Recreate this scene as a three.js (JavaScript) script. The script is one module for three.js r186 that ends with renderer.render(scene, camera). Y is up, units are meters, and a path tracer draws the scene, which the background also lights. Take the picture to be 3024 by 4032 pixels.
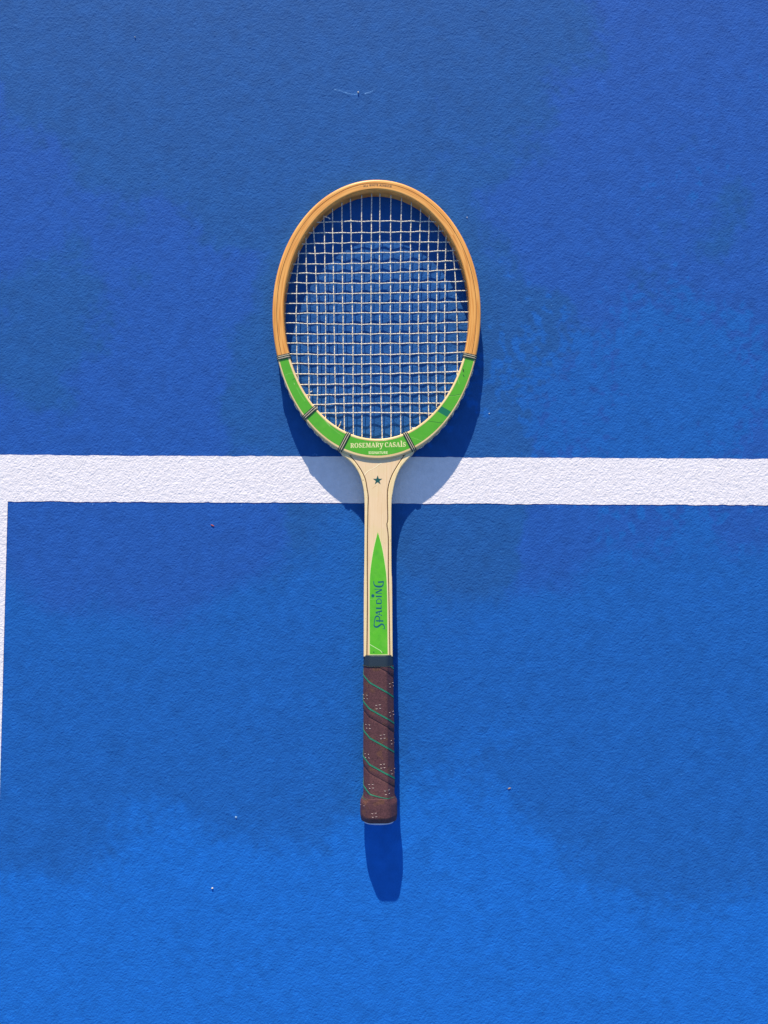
import * as THREE from 'three';
import { mergeGeometries, mergeVertices, toCreasedNormals } from 'three/addons/utils/BufferGeometryUtils.js';
import { FontLoader } from 'three/addons/loaders/FontLoader.js';
import { TextGeometry } from 'three/addons/geometries/TextGeometry.js';

// ------------------------------------------------------------------ camera, sky, sun, exposure
const scene = new THREE.Scene();
const camera = new THREE.PerspectiveCamera(66, 768 / 1024, 0.05, 200);
const TILT = THREE.MathUtils.degToRad(2.64), EYE = 0.86;
camera.position.set(0, EYE, EYE * Math.tan(TILT));
camera.up.set(0, 0, -1);
camera.lookAt(0, 0, 0);

const SUN = new THREE.Vector3(-0.104 * Math.cos(0.349), Math.sin(0.349), -0.9945 * Math.cos(0.349)).normalize();   // 20 degrees up
{
  const W = 256, H = 128, d = new Float32Array(W * H * 4), v = new THREE.Vector3();
  for (let j = 0; j < H; j++) for (let i = 0; i < W; i++) {
    const el = ((j + 0.5) / H - 0.5) * Math.PI, az = ((i + 0.5) / W - 0.5) * 2 * Math.PI;
    v.set(Math.cos(el) * Math.cos(az), Math.sin(el), Math.cos(el) * Math.sin(az));
    const up = Math.max(0, v.y), hor = Math.pow(1 - up, 3.2), c = Math.max(-1, Math.min(1, v.dot(SUN)));
    const glow = Math.exp(-Math.acos(c) / 0.22) * 0.9 + 0.18 * Math.max(0, c) ** 3;
    const base = [0.070, 0.138, 0.31], far = [0.20, 0.255, 0.34], sunny = [1, 0.9, 0.72];
    const ground = [0.08, 0.09, 0.12];
    for (let k = 0; k < 3; k++) {
      let s = base[k] + (far[k] - base[k]) * hor + sunny[k] * glow * 0.35;
      if (v.y < 0) { const f = Math.min(1, -v.y * 8); s = s * (1 - f) + ground[k] * f; }
      d[(j * W + i) * 4 + k] = s;
    }
    d[(j * W + i) * 4 + 3] = 1;
  }
  const t = new THREE.DataTexture(d, W, H, THREE.RGBAFormat, THREE.FloatType);
  t.mapping = THREE.EquirectangularReflectionMapping; t.magFilter = t.minFilter = THREE.LinearFilter; t.needsUpdate = true;
  scene.background = t; scene.environment = t;
}
const sun = new THREE.DirectionalLight(new THREE.Color().setRGB(1, 0.87, 0.70), 3.9);
sun.position.copy(SUN).multiplyScalar(4); sun.castShadow = true; sun.shadow.radius = 1;
sun.shadow.mapSize.set(4096, 4096);
Object.assign(sun.shadow.camera, { left: -0.9, right: 0.9, top: 0.9, bottom: -0.9, near: 0.5, far: 8 });
scene.add(sun, sun.target);

const renderer = new THREE.WebGLRenderer({ antialias: true });
renderer.toneMapping = THREE.LinearToneMapping;
renderer.toneMappingExposure = 1.88;
renderer.shadowMap.enabled = true;
renderer.setSize(768, 1024);

// ------------------------------------------------------------------ helpers
const creased = (g, a) => { g.scale(1e4, 1e4, 1e4); const c = toCreasedNormals(g, a); c.scale(1e-4, 1e-4, 1e-4); return c; };   // it compares positions to 0.01 units
let seed = 7;
const rnd = () => { seed = (seed + 0x6d2b79f5) | 0; let t = Math.imul(seed ^ (seed >>> 15), 1 | seed); t = (t + Math.imul(t ^ (t >>> 7), 61 | t)) ^ t; return ((t ^ (t >>> 14)) >>> 0) / 4294967296; };
const MM = 1e-3, lerp = (a, b, t) => a + (b - a) * t, clamp = (x, a, b) => Math.min(b, Math.max(a, x));
const smooth = (a, b, x) => { const t = clamp((x - a) / (b - a), 0, 1); return t * t * (3 - 2 * t); };
const used = {};
const numbered = (n) => { const k = used[n] = (used[n] ?? -1) + 1; return k ? `${n}_${String(k).padStart(3, '0')}` : n; };
function mesh(name, geo, mat, parent) {
  const m = new THREE.Mesh(geo, mat); m.name = parent === scene ? numbered(name) : name;
  m.castShadow = m.receiveShadow = true; parent.add(m); return m;
}
function noiseField(w, h, radius, passes = 2) {       // white noise, box-blurred, wrapped, unit variance
  let a = new Float32Array(w * h), b = new Float32Array(w * h);
  for (let i = 0; i < a.length; i++) a[i] = rnd() - 0.5;
  const n = 2 * radius + 1;
  for (let p = 0; p < passes; p++) {
    for (let y = 0; y < h; y++) { let s = 0; const o = y * w; for (let k = -radius; k <= radius; k++) s += a[o + (k + w) % w]; for (let x = 0; x < w; x++) { b[o + x] = s / n; s += a[o + (x + radius + 1) % w] - a[o + (x - radius + w) % w]; } }
    for (let x = 0; x < w; x++) { let s = 0; for (let k = -radius; k <= radius; k++) s += b[((k + h) % h) * w + x]; for (let y = 0; y < h; y++) { a[y * w + x] = s / n; s += b[((y + radius + 1) % h) * w + x] - b[((y - radius + h) % h) * w + x]; } }
  }
  let q = 0; for (const v of a) q += v * v; q = 1 / Math.sqrt(q / a.length);
  for (let i = 0; i < a.length; i++) a[i] *= q;
  return a;
}
const sample = (f, w, h, u, v) => {                      // bilinear, wrapped, u and v in texels
  const x0 = Math.floor(u), y0 = Math.floor(v), fx = u - x0, fy = v - y0, X = (x) => ((x % w) + w) % w, Y = (y) => ((y % h) + h) % h;
  return lerp(lerp(f[Y(y0) * w + X(x0)], f[Y(y0) * w + X(x0 + 1)], fx), lerp(f[Y(y0 + 1) * w + X(x0)], f[Y(y0 + 1) * w + X(x0 + 1)], fx), fy);
};
function dataTex(w, h, fill, srgb) {
  const d = new Uint8Array(w * h * 4);
  for (let y = 0; y < h; y++) for (let x = 0; x < w; x++) { const c = fill(x, y), o = (y * w + x) * 4; d[o] = clamp(c[0], 0, 255); d[o + 1] = clamp(c[1], 0, 255); d[o + 2] = clamp(c[2], 0, 255); d[o + 3] = 255; }
  const t = new THREE.DataTexture(d, w, h); t.wrapS = t.wrapT = THREE.RepeatWrapping; t.magFilter = THREE.LinearFilter; t.minFilter = THREE.LinearFilter;
  if (srgb) t.colorSpace = THREE.SRGBColorSpace; t.needsUpdate = true; return t;
}
const toS = (l) => 255 * (l <= 0.0031308 ? 12.92 * l : 1.055 * Math.pow(l, 1 / 2.4) - 0.055);
function canvasTex(w, h, draw, [x0, z0, x1, z1]) {      // for uv = (x, z) in metres; the drawing works in mm of the racket
  const c = document.createElement('canvas'); c.width = w; c.height = h;
  const g = c.getContext('2d'); g.scale(w / (x1 - x0), h / (z1 - z0)); g.translate(-x0, -z0); draw(g);
  const t = new THREE.CanvasTexture(c); t.colorSpace = THREE.SRGBColorSpace; t.wrapS = t.wrapT = THREE.RepeatWrapping;
  t.repeat.set(1000 / (x1 - x0), -1000 / (z1 - z0)); t.offset.set(-x0 / (x1 - x0), 1 + z0 / (z1 - z0));
  return t;
}
const mat = (o) => new THREE.MeshPhysicalMaterial({ roughness: 0.5, metalness: 0, ...o });
const rgb = (r, g, b) => new THREE.Color().setRGB(r, g, b);

// ------------------------------------------------------------------ court: one displaced sheet, painted lines on it
const court = { yaw: -0.0053, zTop: -0.0604, zBottom: -0.0095, xRight: -0.4110, xLeft: -0.4615 };
const CELL = 0.001, HX = 0.475, HZ = 0.60, NF = 1280;
const fineR = noiseField(NF, NF, 0, 1), fineA = noiseField(NF, NF, 1, 1), fineB = noiseField(NF, NF, 2, 2), fineC = noiseField(NF, NF, 7, 2);
const axis = (half, snaps) => {
  const a = []; const n = Math.round(half / CELL);
  for (let i = -n; i <= n; i++) a.push(i * CELL);
  for (const s of snaps) { let k = 0; for (let i = 0; i < a.length; i++) if (Math.abs(a[i] - s) < Math.abs(a[k] - s)) k = i; a[k] = s; }
  let step = CELL * 1.6, p = half; const out = [];
  while (p < 15) { p += step; step *= 1.35; out.push(p); }
  return [...out.map((v) => -v).reverse(), ...a, ...out];
};
const xs = axis(HX, [court.xRight, court.xLeft]), zs = axis(HZ, [court.zTop, court.zBottom]);
const height = (x, z) => {
  const f = smooth(HX + 0.004, HX - 0.01, Math.abs(x)) * smooth(HZ + 0.004, HZ - 0.01, Math.abs(z));
  if (!f) return 0;
  const u = x / CELL + 640, v = z / CELL + 640;
  return f * 1e-3 * (0.042 * sample(fineR, NF, NF, u, v) + 0.042 * sample(fineA, NF, NF, u, v) + 0.012 * sample(fineB, NF, NF, u, v));
};
function sheet(X, Z, lift, ragged) {                     // ragged: how far the outer rows wander, as paint does on grit
  const w = X.length, h = Z.length, p = new Float32Array(w * h * 3), uv = new Float32Array(w * h * 2), idx = new Uint32Array((w - 1) * (h - 1) * 6);
  for (let j = 0, o = 0; j < h; j++) for (let i = 0; i < w; i++, o++) {
    const wob = ragged ? (sample(fineB, NF, NF, X[i] / CELL + 640, j * 37 + 5) + sample(fineC, NF, NF, X[i] / CELL + 640, j * 91)) * ragged : 0;
    p[o * 3] = X[i]; p[o * 3 + 1] = height(X[i], Z[j]) + lift; p[o * 3 + 2] = Z[j] + (j === 0 || j === h - 1 ? wob : 0); uv[o * 2] = X[i]; uv[o * 2 + 1] = Z[j];
  }
  for (let j = 0, o = 0; j < h - 1; j++) for (let i = 0; i < w - 1; i++) { const a = j * w + i; idx[o++] = a; idx[o++] = a + w; idx[o++] = a + 1; idx[o++] = a + 1; idx[o++] = a + w; idx[o++] = a + w + 1; }
  const g = new THREE.BufferGeometry(); g.setAttribute('position', new THREE.BufferAttribute(p, 3)); g.setAttribute('uv', new THREE.BufferAttribute(uv, 2)); g.setIndex(new THREE.BufferAttribute(idx, 1)); g.computeVertexNormals();
  return g;
}
const bumpN = 2048, bA = noiseField(bumpN, bumpN, 1, 1), bB = noiseField(bumpN, bumpN, 3, 2);
const courtBump = dataTex(bumpN, bumpN, (x, y) => { const h = 128 + 30 * bA[y * bumpN + x] + 4 * bB[y * bumpN + x]; return [h, h, h]; });
const CT = 1.2;                                           // metres that one colour tile covers
const courtColour = (() => {
  const N = 2048, c1 = noiseField(256, 256, 5, 3), c2 = noiseField(256, 256, 2, 2), c3 = noiseField(512, 512, 1, 1), c4 = noiseField(256, 256, 14, 3), d = new Uint8Array(N * N * 4);
  const A = [0.0120, 0.098, 0.320], B = [0.0140, 0.096, 0.378], C = [0.0085, 0.112, 0.405], D = [0.0075, 0.140, 0.525];   // teal and royal tones; azure, bright: view-dependent brightening of lower court painted in
  for (let y = 0; y < N; y++) for (let x = 0; x < N; x++) {
    const u = x / N * 256, v = y / N * 256, o = (y * N + x) * 4, grit = sample(c3, 512, 512, x / 4, y / 4), grit2 = sample(c3, 512, 512, x / 4 + 99, y / 4 + 31);
    const field = (du, dv, g) => sample(c4, 256, 256, u + du, v + dv) + 0.4 * sample(c1, 256, 256, u + 2 * du, v + dv) + 0.22 * sample(c2, 256, 256, u + du, v + 3 * dv) + 0.16 * g;
    const n = field(0, 0, grit), m = field(60, 11, grit2), q = field(131, 77, grit);
    const X = (x / N - 0.5) * CT, Z = (y / N - 0.5) * CT;
    const royal = smooth(-0.13, 0.13, 0.24 * n + 5 * Math.max(Math.min(-(X + 0.165), Z + 0.43, Math.hypot(X + 0.35, Z + 0.17) - 0.05, 0.08), Math.min(X - 0.15, 0.08)));
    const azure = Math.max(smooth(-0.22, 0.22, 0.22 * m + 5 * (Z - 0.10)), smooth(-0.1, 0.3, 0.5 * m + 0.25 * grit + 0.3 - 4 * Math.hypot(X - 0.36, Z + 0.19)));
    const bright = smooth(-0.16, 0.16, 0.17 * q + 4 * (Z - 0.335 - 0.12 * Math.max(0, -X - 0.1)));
    const g = 1 + 0.03 * grit + 0.03 * sample(c2, 256, 256, u * 3, v * 3);
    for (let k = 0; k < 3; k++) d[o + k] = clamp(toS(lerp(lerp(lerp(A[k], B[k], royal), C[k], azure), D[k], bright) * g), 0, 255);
    d[o + 3] = 255;
  }
  // scuffs and pale flecks worn through the paint
  const dot = (X, Z, r, k) => { const cx = (X / CT + 0.5) * N, cy = (Z / CT + 0.5) * N; for (let y = Math.floor(cy - r - 1); y <= cy + r + 1; y++) for (let x = Math.floor(cx - r - 1); x <= cx + r + 1; x++) { const q = k * clamp(r + 0.5 - Math.hypot(x - cx, y - cy), 0, 1), o = (((y + N) % N) * N + (x + N) % N) * 4; d[o] = lerp(d[o], 150, q); d[o + 1] = lerp(d[o + 1], 190, q); d[o + 2] = lerp(d[o + 2], 235, q); } };
  const stroke = (pts, r, k) => { for (let i = 0; i + 1 < pts.length; i++) for (let t = 0; t <= 1; t += 0.04) dot(lerp(pts[i][0], pts[i + 1][0], t) + (rnd() - 0.5) * 4e-4, lerp(pts[i][1], pts[i + 1][1], t) + (rnd() - 0.5) * 4e-4, r * (0.6 + 0.6 * rnd()), k * rnd()); };
  stroke([[-0.0585, -0.4735], [-0.0525, -0.4725], [-0.0465, -0.4705], [-0.0425, -0.469], [-0.036, -0.4682], [-0.031, -0.4685]], 0.7, 0.5);
  stroke([[-0.0245, -0.4685], [-0.0225, -0.4698], [-0.0185, -0.4705], [-0.0125, -0.4735]], 0.7, 0.45);
  for (let i = 0; i < 500; i++) dot((rnd() - 0.5) * CT, (rnd() - 0.5) * CT, 0.4 + 0.45 * rnd() ** 3, 0.12 + 0.4 * rnd() ** 2);
  for (let i = 0; i < 90; i++) { const e = rnd() < 0.5, X = (rnd() - 0.5) * 0.86, zz = e ? court.zTop : court.zBottom; dot(X, zz + (e ? -1 : 1) * (0.0004 + 0.003 * rnd() ** 3) - court.yaw * 0, 0.5 + 0.5 * rnd(), 0.35 + 0.5 * rnd()); }
  const t = new THREE.DataTexture(d, N, N); t.colorSpace = THREE.SRGBColorSpace; t.wrapS = t.wrapT = THREE.MirroredRepeatWrapping; t.magFilter = t.minFilter = THREE.LinearFilter; t.needsUpdate = true;
  t.repeat.set(1 / CT, 1 / CT); t.offset.set(0.5, 0.5); return t;
})();
const BUMP = 0.00055;
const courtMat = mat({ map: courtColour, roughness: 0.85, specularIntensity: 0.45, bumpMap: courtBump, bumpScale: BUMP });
const lineTone = noiseField(512, 512, 3, 2), lineGrit = noiseField(512, 512, 1, 1);
const lineMap = dataTex(512, 512, (x, y) => { const g = 1 + 0.018 * lineTone[y * 512 + x] + 0.012 * lineGrit[y * 512 + x]; return [toS(0.83 * g), toS(0.80 * g), toS(0.80 * g)]; }, true);
lineMap.repeat.set(4, 4);
const lineMat = mat({ map: lineMap, roughness: 0.8, bumpMap: courtBump, bumpScale: BUMP });
const between = (a, lo, hi) => a.filter((v) => v >= lo - 1e-9 && v <= hi + 1e-9);
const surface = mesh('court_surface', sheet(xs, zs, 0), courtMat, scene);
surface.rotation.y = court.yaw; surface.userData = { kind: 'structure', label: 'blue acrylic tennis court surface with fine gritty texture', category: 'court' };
const LIFT = 0.0004;
const service = mesh('court_line', sheet(xs, between(zs, court.zTop, court.zBottom), LIFT, 0.00016), lineMat, scene);
service.rotation.y = court.yaw; service.userData = { kind: 'structure', label: 'white painted line running across the court under the racket throat', category: 'court line' };
const side = mesh('court_line', sheet(between(xs, court.xLeft, court.xRight), zs.filter((z) => z >= court.zBottom - 1e-9), LIFT + 0.00001), lineMat, scene);
side.rotation.y = court.yaw; side.userData = { kind: 'structure', label: 'white painted line at the left edge running down from the crossing line', category: 'court line' };

// ------------------------------------------------------------------ racket
const racket = new THREE.Group(); racket.name = numbered('tennis_racket');
racket.userData = { label: 'old wooden tennis racket with green throat and brown leather grip lying on blue court', category: 'tennis racket' };
scene.add(racket);
racket.position.set(-0.00803, 0.0109 + 0.0003, -0.21608);
racket.rotation.set(-Math.atan(0.01206), 0.0035258, 0, 'YXZ');

// woods and lacquers -------------------------------------------------
function woodTex(w, h, base, dark, streak, contrast) {          // grain runs along u
  const a = noiseField(w, h, 1, 1), b = noiseField(256, 256, 4, 2);
  const rows = new Float32Array(h); for (let y = 0; y < h; y++) rows[y] = rnd();
  return dataTex(w, h, (x, y) => {
    const s = sample(b, 256, 256, x * 256 / w * 0.9, y * 256 / h * streak), f = sample(a, w, h, x * 0.02, y * 1.0);
    const t = clamp(0.42 + contrast * (0.22 * s + 0.16 * f + 0.22 * (rows[y] - 0.5)), 0, 1);
    return [0, 1, 2].map((k) => toS(lerp(base[k], dark[k], t)));
  }, true);
}
const honeyTex = woodTex(1024, 128, [0.86, 0.425, 0.10], [0.64, 0.245, 0.038], 1.0, 1.25); honeyTex.repeat.set(1 / 0.35, 1 / 0.02);
const creamTex = woodTex(1024, 128, [0.84, 0.66, 0.33], [0.72, 0.50, 0.20], 1.0, 1.0); creamTex.repeat.set(1 / 0.35, 1 / 0.02);
const lacquer = { clearcoat: 0.22, clearcoatRoughness: 0.3, roughness: 0.5, specularIntensity: 0.6 };
const honey = mat({ map: honeyTex, ...lacquer }), cream = mat({ map: creamTex, ...lacquer });
const glue = mat({ color: rgb(0.09, 0.03, 0.008), roughness: 0.7 });

const IN = { a: 100.2, t: 134.4, b: 138.9 }, OUT = { a: 112.7, t: 146.3, b: 161.6 };
const pt = (e, th) => { const c = -Math.cos(th); return [e.a * Math.sin(th), (c < 0 ? e.t : e.b) * c]; };      // th = 0 at the tip, grows towards +x
function station(th) { const p = pt(IN, th), q = pt(OUT, th), w = Math.hypot(q[0] - p[0], q[1] - p[1]); return { p, d: [(q[0] - p[0]) / w, (q[1] - p[1]) / w], w }; }
function rounded(d0, d1, y0, y1, rIn, rOut, n = 4) {             // closed outline, inner-bottom corner first
  const parts = [], corner = (cx, cy, r, a0) => { const o = []; if (r < 0.02) o.push([cx, cy]); else for (let i = 0; i <= n; i++) { const a = a0 + (i / n) * Math.PI / 2; o.push([cx + Math.cos(a) * r, cy + Math.sin(a) * r]); } parts.push(o); };
  corner(d0 + rIn, y0 + rIn, rIn, Math.PI); corner(d1 - rOut, y0 + rOut, rOut, 1.5 * Math.PI); corner(d1 - rOut, y1 - rOut, rOut, 0); corner(d0 + rIn, y1 - rIn, rIn, 0.5 * Math.PI);
  const out = [];                                                      // extra points close to both ends of each side keep the flats flat
  parts.forEach((o, i) => { out.push(...o); const p = o[o.length - 1], q = parts[(i + 1) % 4][0], l = Math.hypot(q[0] - p[0], q[1] - p[1]), t = Math.min(0.3, 0.07 / Math.max(l, 1e-6)); out.push([lerp(p[0], q[0], t), lerp(p[1], q[1], t)], [lerp(p[0], q[0], 1 - t), lerp(p[1], q[1], 1 - t)]); });
  return out;
}
function sweep(th0, th1, n, outline, planar, crease = 0.7) {      // outline(th, station) -> [d, y] pairs in mm, d from the inner edge outwards
  const P = [], U = [], I = []; let len = 0, last = null, m = 0;
  for (let i = 0; i <= n; i++) {
    const th = lerp(th0, th1, i / n), s = station(th), o = outline(th, s); m = o.length;
    const mid = [s.p[0] + s.d[0] * s.w / 2, s.p[1] + s.d[1] * s.w / 2]; if (last) len += Math.hypot(mid[0] - last[0], mid[1] - last[1]); last = mid;
    let v = 0;
    for (let k = 0; k <= m; k++) {
      const [d, y] = o[k % m]; if (k) v += Math.hypot(d - o[k - 1][0], y - o[k - 1][1]);
      const x = s.p[0] + s.d[0] * d, z = s.p[1] + s.d[1] * d;
      P.push(x * MM, y * MM, z * MM); planar ? U.push(x * MM, z * MM) : U.push(len * MM, (d + (y < 0 ? 7 : 0) + y * 0.37) * MM);
    }
  }
  const M = m + 1;
  for (let i = 0; i < n; i++) for (let k = 0; k < m; k++) { const a = i * M + k, b = a + M; I.push(a, a + 1, b, a + 1, b + 1, b); }
  for (const [row, flip] of [[0, 0], [n, 1]]) for (let k = 1; k < m - 1; k++) { const a = row * M; flip ? I.push(a, a + k, a + k + 1) : I.push(a, a + k + 1, a + k); }
  const g = new THREE.BufferGeometry(); g.setAttribute('position', new THREE.Float32BufferAttribute(P, 3)); g.setAttribute('uv', new THREE.Float32BufferAttribute(U, 2)); g.setIndex(I);
  return creased(g, crease);
}
const DEG = Math.PI / 180, JOIN = 109 * DEG, YT = 9;
const seamAt = (s) => s.w * 0.60;
mesh('inner_ply', sweep(-JOIN, JOIN, 160, (t, s) => rounded(0, seamAt(s) - 0.24, -YT, YT, 1.7, 0.15)), honey, racket).userData.label = 'honey coloured inner layer of the bent wooden rim';
mesh('outer_ply', sweep(-JOIN, JOIN, 160, (t, s) => rounded(seamAt(s) + 0.24, s.w, -YT, YT, 0.15, 2.6)), honey, racket).userData.label = 'honey coloured outer layer of the bent wooden rim';
mesh('glue_line', sweep(-JOIN, JOIN, 120, (t, s) => rounded(seamAt(s) - 0.24, seamAt(s) + 0.24, -YT + 0.3, YT - 0.3, 0, 0)), glue, racket);
const low = (t) => smooth(JOIN, Math.PI, Math.abs(t) > Math.PI ? 2 * Math.PI - Math.abs(t) : Math.abs(t));
const gIn = (t, s) => lerp(2.4, 2.8, low(t)), gOut = (t, s) => s.w - lerp(2.0, 4.6, low(t)), yLow = (t) => YT + 0.6 * low(t);
const A0 = JOIN, A1 = 2 * Math.PI - JOIN;
mesh('inner_ply', sweep(A0, A1, 120, (t, s) => rounded(0, gIn(t, s) - 0.05, -yLow(t), yLow(t), 1.5, 0.2)), cream, racket).userData.label = 'cream inner layer round the throat';
mesh('outer_ply', sweep(A0, A1, 120, (t, s) => rounded(gOut(t, s) + 0.05, s.w, -yLow(t), yLow(t), 0.2, lerp(1.4, 2.6, low(t)))), cream, racket).userData.label = 'cream outer layer round the throat';
mesh('throat_bow', sweep(A0, A1, 120, (t, s) => rounded(gIn(t, s) - 0.05, gOut(t, s) + 0.05, -yLow(t) + 0.1, yLow(t) - 0.1, 0, 0)), cream, racket);

// green overlay with the signature printing --------------------------
const mottled = (g, x0, z0, x1, z1, n, cols, r) => { for (let i = 0; i < n; i++) { g.fillStyle = cols[Math.floor(rnd() * cols.length)]; g.beginPath(); g.ellipse(lerp(x0, x1, rnd()), lerp(z0, z1, rnd()), r * (0.4 + rnd()), r * (0.4 + rnd()), rnd() * 3, 0, 7); g.fill(); } };
const poly = (g, pts, w, col) => { g.strokeStyle = col; g.lineWidth = w; g.lineJoin = 'round'; g.lineCap = 'butt'; g.beginPath(); pts.forEach(([x, y], i) => (i ? g.lineTo(x, y) : g.moveTo(x, y))); g.stroke(); };
function curve(g, pts, w, col) { const c = new THREE.CatmullRomCurve3(pts.map(([x, y]) => new THREE.Vector3(x, y, 0))), n = 40; g.strokeStyle = col; g.lineCap = 'round'; for (let i = 0; i < n; i++) { const a = c.getPoint(i / n), b = c.getPoint((i + 1) / n), f = (i / n) * (w.length - 1), k = Math.floor(f); g.lineWidth = lerp(w[k], w[Math.min(k + 1, w.length - 1)], f - k); g.beginPath(); g.moveTo(a.x, a.y); g.lineTo(b.x, b.y); g.stroke(); } }
const GREEN = 'rgb(86,176,30)';
function fitText(g, chars, x0, x1, base, slope, size, col) {       // chars: [glyph, size factor, drop]; spread to fill x0..x1
  const font = (k) => `${k * 10}px`; g.fillStyle = col; g.textBaseline = 'alphabetic';
  const widths = chars.map(([ch, k, , style]) => { g.font = `${style ?? 'bold'} ${font(size * k)} ${chars.face ?? 'serif'}`; return g.measureText(ch).width / 10; });
  const total = widths.reduce((a, b) => a + b, 0), f = (x1 - x0) / total; let x = x0;
  chars.forEach(([ch, k, drop, style], i) => { g.save(); g.translate(x, base + slope * (x - x0) + drop); g.scale(f / 10, 1 / 10); g.font = `${style ?? 'bold'} ${font(size * k)} ${chars.face ?? 'serif'}`; g.fillText(ch, 0, 0); g.restore(); x += widths[i] * f; });
}
const greenTex = canvasTex(2048, 1152, (g) => {
  g.fillStyle = GREEN; g.fillRect(-114, 36, 228, 130);
  mottled(g, -112, 40, 112, 165, 900, ['rgba(110,190,60,0.10)', 'rgba(60,150,35,0.10)', 'rgba(120,185,50,0.08)'], 3.2);
  const name = [...'ROSEMAR'].map((c) => [c, 1, 0]); name.push(['y', 1.25, 0.1], [' ', 0.75, 0], ...[...'CASA'].map((c) => [c, 1, 0]), ['l', 1.25, 0], ['S', 1, 0]);
  fitText(g, name, -28.6, 31.0, 148.6, -0.018, 6.9, 'rgb(243,232,170)');
  const sig = [...'SIGNATURE'].map((c) => [c, 1, 0, 'bold']); sig.face = 'sans-serif';
  fitText(g, sig, -9.2, 11.6, 155.3, 0, 3.9, 'rgb(235,240,175)');
  // scratches, dents and rubbed patches
  poly(g, [[-98, 69.5], [-93, 67.5], [-88, 68]], 0.3, 'rgba(150,215,110,0.8)');
  poly(g, [[-90.5, 75], [-88.5, 73.5], [-87, 75]], 0.4, 'rgba(35,80,25,0.9)');
  poly(g, [[-89, 78], [-88, 80]], 0.8, 'rgba(160,205,120,0.8)');
  poly(g, [[-86, 83], [-82, 91], [-77, 98]], 0.5, 'rgba(140,210,110,0.6)');
  poly(g, [[-61, 113], [-52, 124], [-42, 132], [-36, 136]], 0.55, 'rgba(150,200,110,0.55)');
  poly(g, [[-56, 118], [-50, 125]], 0.5, 'rgba(210,230,170,0.7)');
  curve(g, [[92.4, 63.6], [93.2, 65], [93, 66.2], [94, 67.4]], [0.4, 1.1, 0.7, 0.3], 'rgba(40,45,20,0.95)'); curve(g, [[92.7, 69.6], [93.2, 71], [94, 72.4]], [0.3, 0.8, 0.4], 'rgba(30,70,25,0.95)');
  poly(g, [[87, 74], [88.5, 80]], 0.6, 'rgba(150,215,110,0.7)');
  poly(g, [[70, 92.5], [84, 92.3], [96, 90]], 0.45, 'rgba(35,85,25,0.9)'); poly(g, [[70, 93.1], [84, 92.9], [96, 90.6]], 0.35, 'rgba(150,215,100,0.7)');
  poly(g, [[55, 120], [72, 122.5], [80, 123]], 0.45, 'rgba(40,90,25,0.9)');
  poly(g, [[36, 137], [48, 141.5], [58, 143]], 0.4, 'rgba(140,205,95,0.85)');
  g.fillStyle = 'rgba(15,110,85,0.9)'; g.beginPath(); g.moveTo(68.5, 103.5); g.lineTo(84.5, 113); g.lineTo(80, 118.5); g.lineTo(64, 109); g.fill();
}, [-112, 40, 112, 166]);
const greenMat = mat({ map: greenTex, roughness: 0.32, clearcoat: 0.5, clearcoatRoughness: 0.15 });
mesh('green_overlay', sweep(A0 + 0.012, A1 - 0.012, 140, (t, s) => rounded(gIn(t, s), gOut(t, s), yLow(t) - 0.2, yLow(t) + 0.06, 0.04, 0.04), true), greenMat, racket).userData.label = 'bright green throat overlay printed with the player signature';

// whippings: three on each side ---------------------------------------
const threadDark = mat({ color: rgb(0.012, 0.028, 0.026), roughness: 0.45 }), threadPale = mat({ color: rgb(0.60, 0.54, 0.36), roughness: 0.5 });
function loop(thIn, thOut, shift, r, swell) {                          // a thread round the frame between two angles
  const p = pt(IN, thIn), q = pt(OUT, thOut), w = Math.hypot(q[0] - p[0], q[1] - p[1]), d = [(q[0] - p[0]) / w, (q[1] - p[1]) / w], n = [-d[1], d[0]];
  const yT = yLow((thIn + thOut) / 2) + r * 0.7 + swell, o = rounded(-r * 0.7, w + r * 0.7, -yT, yT, 2, 2.4, 6), pts = [];
  for (let i = 0; i < o.length; i++) { const [a0, b0] = o[i], [a1, b1] = o[(i + 1) % o.length], L = Math.hypot(a1 - a0, b1 - b0), m = Math.max(1, Math.round(L / 2)); for (let k = 0; k < m; k++) { const a = lerp(a0, a1, k / m), y = lerp(b0, b1, k / m); pts.push(new THREE.Vector3((p[0] + d[0] * a + n[0] * shift) * MM, y * MM, (p[1] + d[1] * a + n[1] * shift) * MM)); } }
  return new THREE.TubeGeometry(new THREE.CatmullRomCurve3(pts, true, 'centripetal'), 120, r * MM, 6, true);
}
for (const sg of [-1, 1]) for (const [k, [ti, to]] of [[110.3, 108.5], [139, 136], [162.6, 159.4]].entries()) {
  const b = new THREE.Group(); b.name = 'thread_binding'; racket.add(b);
  const rubbed = sg > 0 && k === 1;
  for (let i = 0; i < 5; i++) {
    const pale = i % 2 === 1, sh = (i - 2) * 1.02 + (rnd() - 0.5) * 0.12;
    mesh('thread', loop(sg * ti * DEG, sg * to * DEG, sh * sg, pale ? 0.46 : 0.58, rubbed ? -1.0 : pale ? 0.16 : 0), pale ? threadPale : threadDark, b);
  }
}

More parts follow.
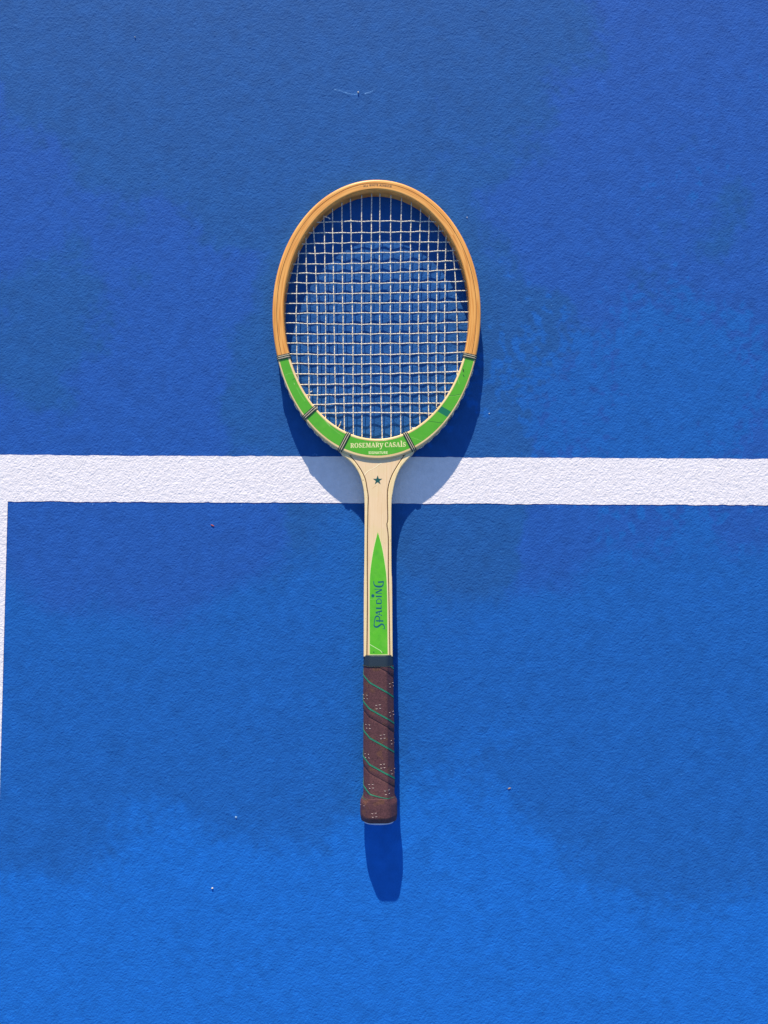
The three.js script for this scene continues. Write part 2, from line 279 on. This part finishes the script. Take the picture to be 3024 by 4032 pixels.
// throat and shaft ----------------------------------------------------
const L = [[-40.5, 150.9], [-37.0, 155.8], [-29.3, 162.1], [-22.7, 170.0], [-17.8, 179.9], [-14.6, 192.9], [-13.5, 206.0], [-13.4, 224.2], [-14.0, 279.4], [-14.3, 292.1], [-14.6, 335.6], [-14.7, 370]];
const R = [[41.0, 150.6], [37.0, 156.2], [30.5, 163.2], [24.7, 171.0], [19.6, 183.3], [16.8, 196.3], [15.4, 207.7], [15.0, 240.5], [15.1, 279.5], [15.6, 292.2], [15.8, 335.7], [15.9, 370]];
const DL = [[-28.3, 157.0], [-19.4, 168.4], [-12.9, 180.7], [-10.5, 193.0], [-9.3, 201.9], [-9.7, 214.4], [-10.3, 250], [-10.5, 279.5], [-10.5, 313.8], [-11.0, 357.2], [-11.2, 370]];
const DR = [[28.6, 157.0], [23.1, 165.3], [16.4, 176.7], [12.3, 188.1], [10.9, 199.6], [11.2, 224.7], [10.3, 231.0], [11.7, 245.3], [11.6, 277.7], [12.0, 299.4], [12.5, 335.7], [12.9, 370]];
const fine = (a, n = 90) => new THREE.SplineCurve(a.map(([x, z]) => new THREE.Vector2(x, z))).getSpacedPoints(n).map((p) => [p.x, p.y]);
const bow = (x) => OUT.b * Math.sqrt(1 - (x / OUT.a) ** 2) - 0.25;
const arc = (x0, x1, n) => Array.from({ length: n + 1 }, (_, i) => { const x = lerp(x0, x1, i / n); return [x, bow(x)]; });
function slab(pts, y0, y1, bevel) {
  const s = new THREE.Shape(pts.map(([x, z]) => new THREE.Vector2(x * MM, z * MM)));
  const g = new THREE.ExtrudeGeometry(s, { depth: (y1 - y0 - 2 * bevel) * MM, bevelEnabled: bevel > 0, bevelSize: bevel * MM, bevelThickness: bevel * MM, bevelOffset: -bevel * MM, bevelSegments: 3, curveSegments: 4 });
  g.rotateX(Math.PI / 2); g.translate(0, (y1 - bevel) * MM, 0); return g;
}
const rev = (a) => [...a].reverse(), GAP = 0.42, YS = 7.5;
const Lf = fine(L), Rf = fine(R), DLf = fine(DL), DRf = fine(DR);
const coreTex = canvasTex(384, 2048, (g) => {
  g.fillStyle = 'rgb(240,210,163)'; g.fillRect(-40, 140, 80, 240);
  for (let i = 0; i < 420; i++) { const x = lerp(-30, 30, rnd()), z = lerp(140, 360, rnd()), l = 10 + 60 * rnd(); poly(g, [[x, z], [x + (rnd() - 0.5) * 0.8, z + l / 2], [x + (rnd() - 0.5), z + l]], 0.15 + 0.35 * rnd(), rnd() < 0.5 ? 'rgba(214,170,105,0.22)' : 'rgba(250,228,180,0.28)'); }
  mottled(g, -30, 150, 30, 370, 60, ['rgba(235,190,130,0.10)', 'rgba(225,210,140,0.10)'], 7);
  poly(g, [[-13, 177.5], [-12, 175.5], [-9, 172.8], [-5, 171.3], [-1, 168.8], [1.5, 166.5], [5, 165]], 0.75, 'rgba(255,243,195,0.95)');
  poly(g, [[-13, 178.4], [-9, 173.7], [-1, 169.5], [4, 165.9]], 0.3, 'rgba(165,115,60,0.6)');
  poly(g, [[-5, 192], [-2.5, 190], [-0.5, 188.8]], 0.35, 'rgba(190,140,80,0.6)');
  for (let i = 0; i < 26; i++) { g.fillStyle = `rgba(120,80,40,${0.25 + 0.4 * rnd()})`; g.beginPath(); g.arc(lerp(-11, 12, rnd()), lerp(165, 365, rnd()), 0.12 + 0.2 * rnd(), 0, 7); g.fill(); }
}, [-30, 150, 30, 372]);
const plyTex = canvasTex(512, 2048, (g) => {
  g.fillStyle = 'rgb(243,219,163)'; g.fillRect(-45, 140, 90, 240);
  for (let i = 0; i < 900; i++) { const x = lerp(-45, 45, rnd()), z = lerp(140, 370, rnd()); poly(g, [[x, z], [x, z + 12 + 60 * rnd()]], 0.15 + 0.3 * rnd(), rnd() < 0.55 ? 'rgba(205,160,90,0.25)' : 'rgba(252,236,190,0.3)'); }
  for (const [x, z, r] of [[14.2, 247, 0.5], [14.0, 248.5, 0.35], [-15, 183, 0.5], [-13, 212, 0.3], [14.8, 300, 0.25], [13.4, 268, 0.3], [-12.4, 330, 0.3]]) { g.fillStyle = 'rgba(60,30,15,0.85)'; g.beginPath(); g.arc(x, z, r, 0, 7); g.fill(); }
  for (let i = 0; i < 60; i++) { g.fillStyle = `rgba(130,90,45,${0.2 + 0.4 * rnd()})`; g.beginPath(); g.arc((rnd() < 0.5 ? -1 : 1) * lerp(11, 16, rnd()), lerp(165, 365, rnd()), 0.1 + 0.2 * rnd(), 0, 7); g.fill(); }
}, [-45, 148, 45, 372]);
const coreMat = mat({ map: coreTex, ...lacquer }), plyMat = mat({ map: plyTex, ...lacquer });
mesh('shaft_core', slab([...DLf.map(([x, z]) => [x + GAP, z]), ...rev(DRf).map(([x, z]) => [x - GAP, z]), ...arc(28.3, -28.0, 24).slice(1, -1)], -YS, YS, 0.2), coreMat, racket);
mesh('shaft_ply', slab([...Lf, ...rev(DLf).map(([x, z]) => [x - GAP, z]), ...arc(-28.8, -40.2, 8).slice(1, -1)], -YS, YS - 0.05, 0.9), plyMat, racket);
mesh('shaft_ply', slab([...rev(Rf), ...arc(40.6, 29.0, 8).slice(1, -1), ...DRf.map(([x, z]) => [x + GAP, z])], -YS, YS - 0.05, 0.9), plyMat, racket);
for (const D of [DLf, DRf]) mesh('glue_line', slab([...D.map(([x, z]) => [x + GAP + 0.05, z]), ...rev(D).map(([x, z]) => [x - GAP - 0.05, z])], -YS + 0.5, YS - 0.35, 0), glue, racket);
{ // printed star
  const s = []; for (let i = 0; i < 10; i++) { const a = -Math.PI / 2 + i * Math.PI / 5, r = i % 2 ? 2.15 : 5.4; s.push([0.6 + Math.cos(a) * r, 183.3 + Math.sin(a) * r]); }
  mesh('star_print', slab(s, YS - 0.05, YS + 0.03, 0), mat({ color: rgb(0.012, 0.095, 0.075), roughness: 0.4, clearcoat: 0.3 }), racket);
}
// green spear with the maker's lettering
const spearTex = canvasTex(384, 2048, (g) => {
  g.fillStyle = 'rgb(92,192,24)'; g.fillRect(-14, 230, 28, 142);
  mottled(g, -12, 235, 13, 370, 240, ['rgba(120,200,60,0.10)', 'rgba(70,165,35,0.10)'], 3);
  g.save(); g.translate((1440 - 1485.6) * 0.2665, 290.7 + (2280 - 2289) * 0.268); g.scale(0.2665 / 10.06, 0.268 / 10.06);
  const ink = 'rgb(24,92,104)', ln = (a, w) => poly(g, a, w, ink), cv = (a, w) => curve(g, a, w, ink);
  cv([[312, 92], [322, 200], [385, 280], [470, 300], [560, 304], [650, 280], [690, 200], [695, 110]], [26, 34, 62, 78, 78, 50, 34, 34]); ln([[480, 128], [715, 112]], 62);
  ln([[350, 404], [640, 408]], 26); ln([[638, 432], [385, 545]], 58); ln([[385, 562], [632, 575]], 26); ln([[352, 385], [352, 425]], 16);
  ln([[395, 690], [632, 695]], 58); g.fillStyle = ink; g.beginPath(); g.arc(277, 666, 64, 0, 7); g.fill();
  ln([[408, 962], [612, 975]], 54); cv([[424, 960], [432, 840], [500, 796], [585, 812], [612, 900], [608, 975]], [30, 36, 52, 44, 30, 24]);
  ln([[402, 1155], [622, 1168]], 66); ln([[605, 1190], [605, 1050]], 30); ln([[585, 1055], [625, 1055]], 18);
  ln([[385, 1330], [632, 1265]], 58); ln([[390, 1350], [632, 1442]], 26); ln([[535, 1290], [545, 1410]], 22); ln([[630, 1235], [630, 1305]], 18); ln([[630, 1420], [630, 1470]], 18);
  ln([[395, 1650], [682, 1662]], 58); ln([[680, 1625], [680, 1700]], 16); cv([[535, 1710], [545, 1600], [520, 1500], [450, 1468], [385, 1500], [350, 1600], [328, 1740], [322, 1850]], [22, 32, 46, 62, 50, 32, 30, 40]);
  cv([[325, 1850], [380, 1892], [460, 1890], [540, 1835], [620, 1785], [690, 1810], [730, 1880], [742, 1965]], [46, 62, 72, 72, 62, 46, 32, 26]); ln([[660, 1962], [752, 1975]], 20);
  g.fillStyle = ink; g.beginPath(); g.arc(798, 1805, 16, 0, 7); g.fill(); g.beginPath(); g.arc(676, 468, 9, 0, 7); g.fill();
  g.restore();
  poly(g, [[-8.5, 309.8], [-2, 309.4], [4, 310]], 0.3, 'rgba(170,225,130,0.7)');
  poly(g, [[-8.2, 357], [-3, 360], [3, 363.5], [5, 366]], 0.5, 'rgba(235,250,190,0.95)');
  for (const [x, z] of [[-4, 365.2], [5.6, 365.6]]) { g.fillStyle = 'rgba(25,60,20,0.9)'; g.beginPath(); g.arc(x, z, 0.6, 0, 7); g.fill(); }
  poly(g, [[-9, 367.6], [0, 367.9], [11, 367.6]], 0.7, 'rgba(240,245,180,0.9)');
}, [-13, 234, 15, 371]);
{
  const le = fine([[0.6, 238.5], [-3.2, 254.2], [-6.1, 270.3], [-7.8, 286], [-8.1, 306.5], [-8.2, 340], [-8.2, 369]], 60), ri = fine([[0.6, 238.5], [4.8, 254.2], [7.6, 270.4], [9.5, 286], [10.2, 306.6], [10.4, 340], [10.6, 369]], 60);
  const out = (a, e) => a.map(([x, z], i) => [x + e * smooth(0, 6, i), z]);
  mesh('spear_border', slab([...out(le, -0.7), ...rev(out(ri, 0.7)).slice(0, -1)], YS - 0.05, YS + 0.03, 0), mat({ color: rgb(0.80, 0.78, 0.36), roughness: 0.4, clearcoat: 0.3 }), racket);
  mesh('green_spear', slab([...le, ...rev(ri).slice(0, -1)], YS - 0.04, YS + 0.06, 0), mat({ map: spearTex, roughness: 0.35, clearcoat: 0.45, clearcoatRoughness: 0.2 }), racket).userData.label = 'bright green pointed panel with dark lettering on the shaft';
}
// handle: octagonal, wrapped in a helical leather strip -----------------
const oct = (hw, hh, f, fy) => [[f, hh], [hw, fy], [hw, -fy], [f, -hh], [-f, -hh], [-hw, -fy], [-hw, fy], [-f, hh]];
function octPoint(ph, hw, hh, off = 0, roundness = 0.25) {                // ph in turns from the left top corner, clockwise over the top
  const f = 0.56 * hw, fy = 0.36 * hh, v = oct(hw, hh, f, fy), seg = v.map((p, i) => { const q = v[(i + 1) % 8]; return Math.hypot(q[0] - p[0], q[1] - p[1]); }), T = seg.reduce((a, b) => a + b, 0);
  const raw = (s) => { s = ((s % T) + T) % T; let i = 7; for (let k = 0; k < 8; k++) { i = (k + 7) % 8; if (s <= seg[i]) break; s -= seg[i]; } const p = v[i], q = v[(i + 1) % 8], t = s / seg[i]; return [lerp(p[0], q[0], t), lerp(p[1], q[1], t)]; };
  const s = ph * T, e = T * 0.02; let x = 0, y = 0; for (let k = -2; k <= 2; k++) { const p = raw(s + k * e * roundness * 2); x += p[0] / 5; y += p[1] / 5; }
  const a = raw(s - e), b = raw(s + e), tx = b[0] - a[0], ty = b[1] - a[1], tl = Math.hypot(tx, ty);
  return [x - ty / tl * off, y + tx / tl * off];
}
const perim = 104, PITCH = 57, Z0 = 379.5, Z1 = 515.2;
const gripSize = (z) => { const t = (z - 380) / 136, fl = smooth(514, 521.5, z), e = clamp((z - 533) / 6.2, 0, 1) ** 1.3; return { hw: lerp(15.7, 16.2, t) + 2.7 * fl - 0.9 * e, hh: lerp(14.1, 14.6, t) + 3.6 * smooth(482, 526, z) - 2.6 * e, cx: lerp(0.75, 1.0, t) - 0.3 * fl, round: lerp(0.12, 0.34, fl) }; };
function onGrip(ph, z, off) { const s = gripSize(z), [x, y] = octPoint(ph, s.hw, s.hh, off, s.round); return [(x + s.cx) * MM, y * MM, z * MM]; }
// where the seam crosses the left top corner: 431 mm and 488 mm, so phase 0 at z = 431 when ph = 0
const zOf = (turn, v) => 431.0 - 2 * PITCH + turn * PITCH + v * PITCH;
const leatherNoise = noiseField(512, 512, 2, 2), leatherFine = noiseField(512, 512, 1, 1), leatherBig = noiseField(512, 512, 22, 2);
const leatherMap = dataTex(512, 512, (x, y) => { const i = y * 512 + x, g = 1 + 0.09 * leatherBig[(i * 7 + 31) % 262144] + 0.12 * leatherNoise[i] + 0.07 * leatherFine[i], w = smooth(0.6, 1.8, leatherBig[i]), c = [lerp(0.100, 0.122, w), lerp(0.043, 0.056, w), lerp(0.044, 0.038, w)]; return c.map((k) => toS(k * g)); }, true);
leatherMap.repeat.set(1 / 0.06, 1 / 0.06);
const leatherBump = dataTex(512, 512, (x, y) => { const h = 128 + 22 * leatherNoise[y * 512 + x] + 20 * leatherFine[y * 512 + x]; return [h, h, h]; }); leatherBump.repeat.set(1 / 0.06, 1 / 0.06);
const leather = mat({ map: leatherMap, roughness: 0.55, specularIntensity: 0.6, bumpMap: leatherBump, bumpScale: 0.00013 });
const thick = (v) => 0.1 + 0.45 * Math.pow(clamp(v, 0, 1), 1.6);
function strip(u0, u1, n, rows, off, soft) {                                    // rows: [v, extra offset]; follows the helix
  const P = [], U = [], I = [], m = rows.length;
  for (let i = 0; i <= n; i++) { const turn = lerp(u0, u1, i / n); for (const [v, e] of rows) { const zr = zOf(turn, v), z = soft ? (zr < 506 ? Math.max(zr, Z0) : 506 + 11 * (1 - Math.exp((506 - zr) / 11))) : clamp(zr, Z0, Z1), p = onGrip(turn, z, off(v) + e); P.push(...p); U.push(turn * perim * MM, z * MM); } }
  for (let i = 0; i < n; i++) for (let k = 0; k < m - 1; k++) { const a = i * m + k, b = a + m; I.push(a, a + 1, b, a + 1, b + 1, b); }
  const g = new THREE.BufferGeometry(); g.setAttribute('position', new THREE.Float32BufferAttribute(P, 3)); g.setAttribute('uv', new THREE.Float32BufferAttribute(U, 2)); g.setIndex(I);
  return creased(g, 0.6);
}
mesh('leather_wrap', strip(-0.2, 3.7, 620, [[-0.01, -0.3], ...Array.from({ length: 13 }, (_, i) => [i / 12, 0]), [1.004, -0.08], [1.006, -0.55]], thick), leather, racket).userData.label = 'brown perforated leather strip wound round the handle';
const stripeMat = mat({ color: rgb(0.012, 0.21, 0.115), roughness: 0.5, bumpMap: leatherBump, bumpScale: 0.0002 }), grooveMat = mat({ color: rgb(0.02, 0.012, 0.015), roughness: 0.6 });
for (const c of [0.385, 0.86]) {
  const w = 0.015; 
  mesh('green_stripe', strip(-0.2, (534 - 317) / PITCH - c, 620, [[c - w, -0.05], [c - w * 0.95, 0.13], [c - w * 0.3, 0.15], [c, 0.02], [c + w * 0.3, 0.15], [c + w * 0.95, 0.13], [c + w, -0.05]], (v) => thick(v) + 0.12, true), stripeMat, racket);
}
// perforations: groups of four holes; pale half rims paint in the sun glint
const pits = [[14.0, 398.8], [-12.5, 411.1], [0.3, 420.4], [13.9, 428.6], [-10.1, 441.2], [4.9, 451.1], [15.6, 457.9], [-10.9, 471.5], [4.8, 481.0], [15.2, 488.4], [-7.0, 501.3], [9.3, 507.3], [-3.9, 529.6], [-16.2, 520.5]];
const pitGlint = mat({ color: rgb(0.62, 0.47, 0.41), roughness: 0.35 }), pitHole = mat({ color: rgb(0.012, 0.008, 0.008), roughness: 0.7 });
const topY = (x, z) => { const s = gripSize(z), ax = Math.abs(x - s.cx), f = 0.56 * s.hw, fy = 0.36 * s.hh; return ax <= f ? s.hh : lerp(s.hh, fy, clamp((ax - f) / (s.hw - f), 0, 1)); };
for (const [px, pz] of pits) {
  const grp = new THREE.Group(); grp.name = 'perforation'; racket.add(grp);
  const rims = [], holes = [];
  for (const [dx, dz] of [[-1.9, -1.6], [1.7, -2.1], [-1.3, 2.0], [2.1, 1.5]]) {
    const x = px + dx, z = pz + dz, s = gripSize(z), turn0 = (() => { const w = (z - 431) / PITCH + 2; return w; })();
    let best = 1e9, tp = 0; for (let q = -0.2; q < 0.45; q += 0.004) { const c = onGrip(q, z, 0); const e = Math.abs(c[0] / MM - x); if (e < best && c[1] > 0) { best = e; tp = q; } }
    const v = (((turn0 - tp) % 1) + 1) % 1, off = z > 515 ? 0.35 : thick(v), c = onGrip(tp, z, off), c2 = onGrip(tp, z, off + 1), nrm = new THREE.Vector3(c2[0] - c[0], c2[1] - c[1], c2[2] - c[2]).normalize();
    const q = new THREE.Quaternion().setFromUnitVectors(new THREE.Vector3(0, 1, 0), nrm);
    const hole = new THREE.CylinderGeometry(0.66 * MM, 0.66 * MM, 0.12 * MM, 12); hole.scale(1.25, 1, 0.8); hole.applyQuaternion(q); hole.translate(c[0], c[1], c[2]); holes.push(hole);
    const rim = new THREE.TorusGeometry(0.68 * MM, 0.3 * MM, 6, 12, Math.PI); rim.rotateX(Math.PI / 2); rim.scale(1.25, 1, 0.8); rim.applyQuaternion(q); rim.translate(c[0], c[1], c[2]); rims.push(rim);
  }
  mesh('hole', mergeGeometries(holes), pitHole, grp); mesh('hole_glint', mergeGeometries(rims), pitGlint, grp);
}
// loft helper along the handle: rings of the octagon
function loft(zsList, size, off, n = 96, capEnd = false, capStart = false) {
  const P = [], U = [], I = [];
  for (const z of zsList) { const s = size(z); for (let i = 0; i <= n; i++) { const [x, y] = octPoint(i / n, s.hw, s.hh, off(z), s.round ?? 0.25); P.push((x + s.cx) * MM, y * MM, (s.z ?? z) * MM); U.push(i / n * perim * MM, z * MM); } }
  for (let j = 0; j < zsList.length - 1; j++) for (let i = 0; i < n; i++) { const a = j * (n + 1) + i, b = a + n + 1; I.push(a, b, a + 1, a + 1, b, b + 1); }
  for (const [on, row, flip] of [[capStart, 0, 0], [capEnd, zsList.length - 1, 1]]) if (on) { const s = size(zsList[row]), c = P.length / 3; P.push(s.cx * MM, 0, (s.z ?? zsList[row]) * MM); U.push(0, 0); for (let i = 0; i < n; i++) { const a = row * (n + 1) + i; flip ? I.push(a, c, a + 1) : I.push(a, a + 1, c); } }
  const g = new THREE.BufferGeometry(); g.setAttribute('position', new THREE.Float32BufferAttribute(P, 3)); g.setAttribute('uv', new THREE.Float32BufferAttribute(U, 2)); g.setIndex(I); 
  return creased(g, 0.6);
}
const rng = (a, b, n) => Array.from({ length: n + 1 }, (_, i) => lerp(a, b, i / n));
mesh('butt_leather', loft(rng(512, 539.2, 40), gripSize, (z) => lerp(-0.4, 0.5, smooth(512.3, 515.2, z))), leather, racket).userData.label = 'flared leather covered butt of the handle';
mesh('butt_cap', loft(rng(535, 542.8, 14), (z) => { const t = smooth(540, 542.8, z); return { hw: 18.6 - 1.6 * t * t, hh: 11.6 - 2.0 * t * t, cx: 0.7, round: 1.2 }; }, () => 0, 96, true), mat({ color: rgb(0.74, 0.72, 0.74), roughness: 0.5 }), racket).userData.label = 'white end of the handle';
const tape = mat({ color: rgb(0.018, 0.035, 0.05), roughness: 0.5, bumpMap: leatherBump, bumpScale: 0.00015 });
mesh('collar_tape', loft([368.0, 368.15, 368.5, 374, 379.2, 380.3, 380.5], (z) => ({ hw: 15.55, hh: 13.4, cx: 0.85 }), (z) => (z < 368.1 ? -6 : z < 368.3 ? -0.15 : z > 380.4 ? -0.6 : 0.25), 96), tape, racket).userData.label = 'black tape collar above the leather';
mesh('handle_core', loft([368.2, 520, 537], (z) => ({ hw: lerp(14.8, 15.2, (z - 368) / 150), hh: lerp(13.0, 13.8, (z - 368) / 150), cx: 0.85 }), () => -0.4, 64, true, true), cream, racket);

// strings --------------------------------------------------------------
const stringTex = (() => {
  const c = document.createElement('canvas'); c.width = 64; c.height = 64; const g = c.getContext('2d');
  g.fillStyle = 'rgb(236,230,208)'; g.fillRect(0, 0, 64, 64);
  g.strokeStyle = 'rgba(70,60,52,0.95)'; g.lineWidth = 7; for (const k of [-64, 0, 64]) { g.beginPath(); g.moveTo(k - 8, -8); g.lineTo(k + 72, 72); g.stroke(); }
  g.strokeStyle = 'rgba(205,200,150,0.8)'; g.lineWidth = 6; for (const k of [-96, -32, 32, 96]) { g.beginPath(); g.moveTo(k - 8, -8); g.lineTo(k + 72, 72); g.stroke(); }
  const t = new THREE.CanvasTexture(c); t.colorSpace = THREE.SRGBColorSpace; t.wrapS = t.wrapT = THREE.RepeatWrapping; return t;
})();
const stringMat = mat({ map: stringTex, roughness: 0.4 });
const RS = 0.57;
const mains = [[-85.0, -87.6, -85.2], [-77.3, -75.6, -72.8], [-69.1, -64.8, -64.7], [-57.7, -55.7, -55.6], [-48.2, -46.5, -44.3], [-37.9, -36.8, -35.3], [-28.5, -26.3, -25.5], [-16.1, -16.3, -16.2], [-5.0, -6.3, -6.8], [4.0, 3.6, 5.6], [16.1, 15.0, 15.2], [27.8, 25.5, 25.7], [38.6, 36.1, 36.1], [48.8, 45.5, 46.6], [58.1, 55.7, 56.0], [68.4, 65.2, 64.6], [76.5, 74.3, 73.8], [83.8, 87.3, 87.1]];
const crosses = [[-102.1, -103.1, -102.1], [-90.2, -90.4, -91.8], [-77.7, -79.1, -79.3], [-67.1, -67.6, -69.9], [-55.2, -56.0, -58.5], [-45.2, -45.2, -48.8], [-34.5, -33.7, -35.6], [-22.6, -22.5, -25.0], [-11.4, -11.6, -12.9], [-0.4, -0.6, -1.3], [10.1, 12.0, 9.9], [21.9, 22.7, 20.9], [32.5, 33.3, 31.8], [44.3, 45.5, 43.0], [54.9, 55.7, 53.6], [66.4, 66.7, 64.2], [78.1, 77.6, 76.9], [89.5, 88.4, 86.5], [100.1, 98.8, 99.1], [109.5, 109.0, 110.1]];
const quad = (t, a, m, b) => { const s = (t + 1) / 2; return 2 * (s - 0.5) * (s - 1) * a - 4 * s * (s - 1) * m + 2 * s * (s - 0.5) * b; };
const edgeZ = (x, sgn) => sgn * (sgn < 0 ? IN.t : IN.b) * Math.sqrt(Math.max(0, 1 - (x / IN.a) ** 2));
const mainX = (i, z) => { const [a, m, b] = mains[i], zt = edgeZ(a, -1), zb = edgeZ(b, 1), t = z < 0 ? -z / zt : z / zb; return quad(clamp(z < 0 ? z / -zt : z / zb, -1.1, 1.1), a, m, b); };
const edgeX = (z) => IN.a * Math.sqrt(Math.max(0, 1 - (z / (z < 0 ? IN.t : IN.b)) ** 2));
const crossZ = (j, x) => { const [a, m, b] = crosses[j], e = edgeX(m); return quad(clamp(x / e, -1.1, 1.1), a, m, b); };
const jit = mains.map(() => crosses.map(() => [(rnd() - 0.5) * 0.4, (rnd() - 0.5) * 0.4]));
function stringTube(pts, name) {
  const c = new THREE.CatmullRomCurve3(pts.map(([x, y, z]) => new THREE.Vector3(x * MM, y * MM, z * MM)), false, 'centripetal'), len = c.getLength(), g = new THREE.TubeGeometry(c, Math.round(len / 0.0016), RS * MM, 8);
  const uv = g.attributes.uv; for (let i = 0; i < uv.count; i++) uv.setX(i, uv.getX(i) * len / 0.0042);
  return mesh(name, g, stringMat, racket);
}
mains.forEach((m, i) => {
  const pts = [], zt = edgeZ(m[0], -1), zb = edgeZ(m[2], 1);
  pts.push([m[0] * 1.01, 0, zt - 3.5], [m[0], 0, zt + 1.5]);
  crosses.forEach((_, j) => { let z = crossZ(j, m[1]); const x = mainX(i, z); z = crossZ(j, x); if (z > zt + 4 && z < zb - 4) pts.push([x + jit[i][j][0], ((i + j) % 2 ? 1 : -1) * RS * 0.95, z]); });
  pts.push([m[2], 0, zb - 1.5], [m[2] * 1.01, 0, zb + 3.5]);
  stringTube(pts, 'main_string');
});
crosses.forEach((c, j) => {
  const pts = [], xl = -edgeX(c[0]), xr = edgeX(c[2]);
  pts.push([xl - 3.5, 0, c[0]], [xl + 1.5, 0, c[0]]);
  mains.forEach((_, i) => { const z0 = crossZ(j, mains[i][1]), x = mainX(i, z0); if (x > xl + 4 && x < xr - 4) pts.push([x, ((i + j) % 2 ? -1 : 1) * RS * 0.95, crossZ(j, x) + jit[i][j][1]]); });
  pts.push([xr - 1.5, 0, c[2]], [xr + 3.5, 0, c[2]]);
  stringTube(pts, 'cross_string');
});
// knotted tails left at four holes
for (const t of [[[-57, 0, -109], [-55, 2.2, -107], [-52.5, 3, -106], [-50.5, 2.2, -104.6]], [[-75, 0, 91.5], [-73.2, 3, 89], [-71.8, 4.5, 87.5], [-69.8, 4.2, 86.3]], [[-42, 0, 125.5], [-40.5, 3, 123.5], [-39.3, 4.5, 121.5], [-38.5, 4.8, 119.2]], [[45, 0, 124.5], [42, 3.6, 126.2], [39.6, 4, 126.8], [37.5, 3.4, 126.6]]]) stringTube(t, 'string_tail');
// string running outside the frame from hole to hole, low on both sides
for (const sg of [-1, 1]) for (let k = 0; k < 9; k++) {
  const t0 = (112 + k * 5.1) * DEG, pts = []; for (let i = 0; i <= 4; i++) { const th = sg * (t0 + i / 4 * 4.0 * DEG), s = station(th), d = s.w + (i === 0 || i === 4 ? -0.6 : 0.55); pts.push([s.p[0] + s.d[0] * d, 0.4, s.p[1] + s.d[1] * d]); }
  stringTube(pts, 'string_loop');
}
// print at the tip of the rim
const font = await new FontLoader().loadAsync('fonts/droid/droid_sans_bold.typeface.json');
{
  const text = 'ALL WHITE ASHBOW', parts = [], x0 = -14.0, x1 = 17.0, gl = [];
  const adv = [...text].map((c) => font.data.glyphs[c].ha / font.data.resolution), tot = adv.reduce((a, b) => a + b, 0); let x = 0;
  [...text].forEach((c, i) => {
    const mid = lerp(x0, x1, (x + adv[i] / 2) / tot); x += adv[i]; if (c === ' ') return;
    const g = new TextGeometry(c, { font, size: 2.55 * MM, depth: 0.05 * MM, bevelEnabled: false, curveSegments: 3 }); g.computeBoundingBox(); const b = g.boundingBox;
    g.translate(-(b.min.x + b.max.x) / 2, 0, 0); g.scale(0.80, 1, 1); g.rotateX(-Math.PI / 2);
    const rx = 108, slope = Math.asin(mid / rx) * 0.9; g.rotateY(-slope); g.translate(mid * MM, (YT + 0.005) * MM, (-138.2 + (1 - Math.cos(mid / 80)) * 80) * MM); parts.push(g);
  });
  mesh('lettering', mergeGeometries(parts), mat({ color: rgb(0.02, 0.018, 0.022), roughness: 0.5 }), racket).userData.label = 'small dark capitals printed on the tip of the rim';
}

// ------------------------------------------------------------------ small things lying on the court
function crumb(name, label, category, [x, z], [sx, sy, sz], turn, color, rough = 0.7, rag = 0.25) {
  const g = mergeVertices(new THREE.IcosahedronGeometry(1, 2).deleteAttribute('normal').deleteAttribute('uv')), p = g.attributes.position;
  for (let i = 0; i < p.count; i++) { const k = 1 + (rnd() - 0.5) * rag; p.setXYZ(i, p.getX(i) * sx * k * MM, p.getY(i) * sy * k * MM, p.getZ(i) * sz * k * MM); }
  g.computeVertexNormals(); const m = mesh(name, g, mat({ color, roughness: rough }), scene);
  m.position.set(x, sy * 0.85 * MM + 0.0001, z); m.rotation.y = turn; m.userData = { label, category }; return m;
}
crumb('pebble', 'tiny pale pebble casting a dark shadow above the racket head', 'pebble', [-0.0288, -0.4697], [0.85, 0.95, 1.0], 0.3, rgb(0.50, 0.52, 0.44));
crumb('pebble', 'tiny pale pebble on the court left of the handle shadow', 'pebble', [-0.1833, 0.4021], [1.0, 0.8, 0.8], 0.2, rgb(0.60, 0.58, 0.50));
crumb('paint_chip', 'tiny pale blue chip on the court left of the handle butt', 'paint chip', [-0.1587, 0.3276], [1.1, 0.35, 1.1], 0.8, rgb(0.24, 0.42, 0.62), 0.6, 0.6);
crumb('pebble', 'tiny pale pebble near the upper left corner of the court', 'pebble', [-0.2795, -0.5334], [0.6, 0.7, 0.6], 0.3, rgb(0.45, 0.47, 0.45));
crumb('paint_chip', 'tiny white chip on the court right of the racket throat', 'paint chip', [0.1155, -0.1081], [0.7, 0.3, 0.6], 0.4, rgb(0.4, 0.5, 0.6), 0.6, 0.6);
crumb('paint_chip', 'tiny white chip on the court right of the racket tip', 'paint chip', [0.0923, -0.3274], [0.5, 0.3, 0.8], 0.4, rgb(0.4, 0.5, 0.6), 0.6, 0.6);
crumb('leaf_scrap', 'tiny reddish brown leaf scrap just below the white line', 'leaf scrap', [-0.1871, 0.0147], [1.9, 0.45, 0.7], -0.45, rgb(0.36, 0.07, 0.06), 0.6, 0.4);
crumb('leaf_scrap', 'tiny grey brown leaf scrap right of the leather grip', 'leaf scrap', [0.1346, 0.2973], [1.6, 0.4, 0.8], 0.3, rgb(0.30, 0.22, 0.17), 0.7, 0.4);

renderer.render(scene, camera);
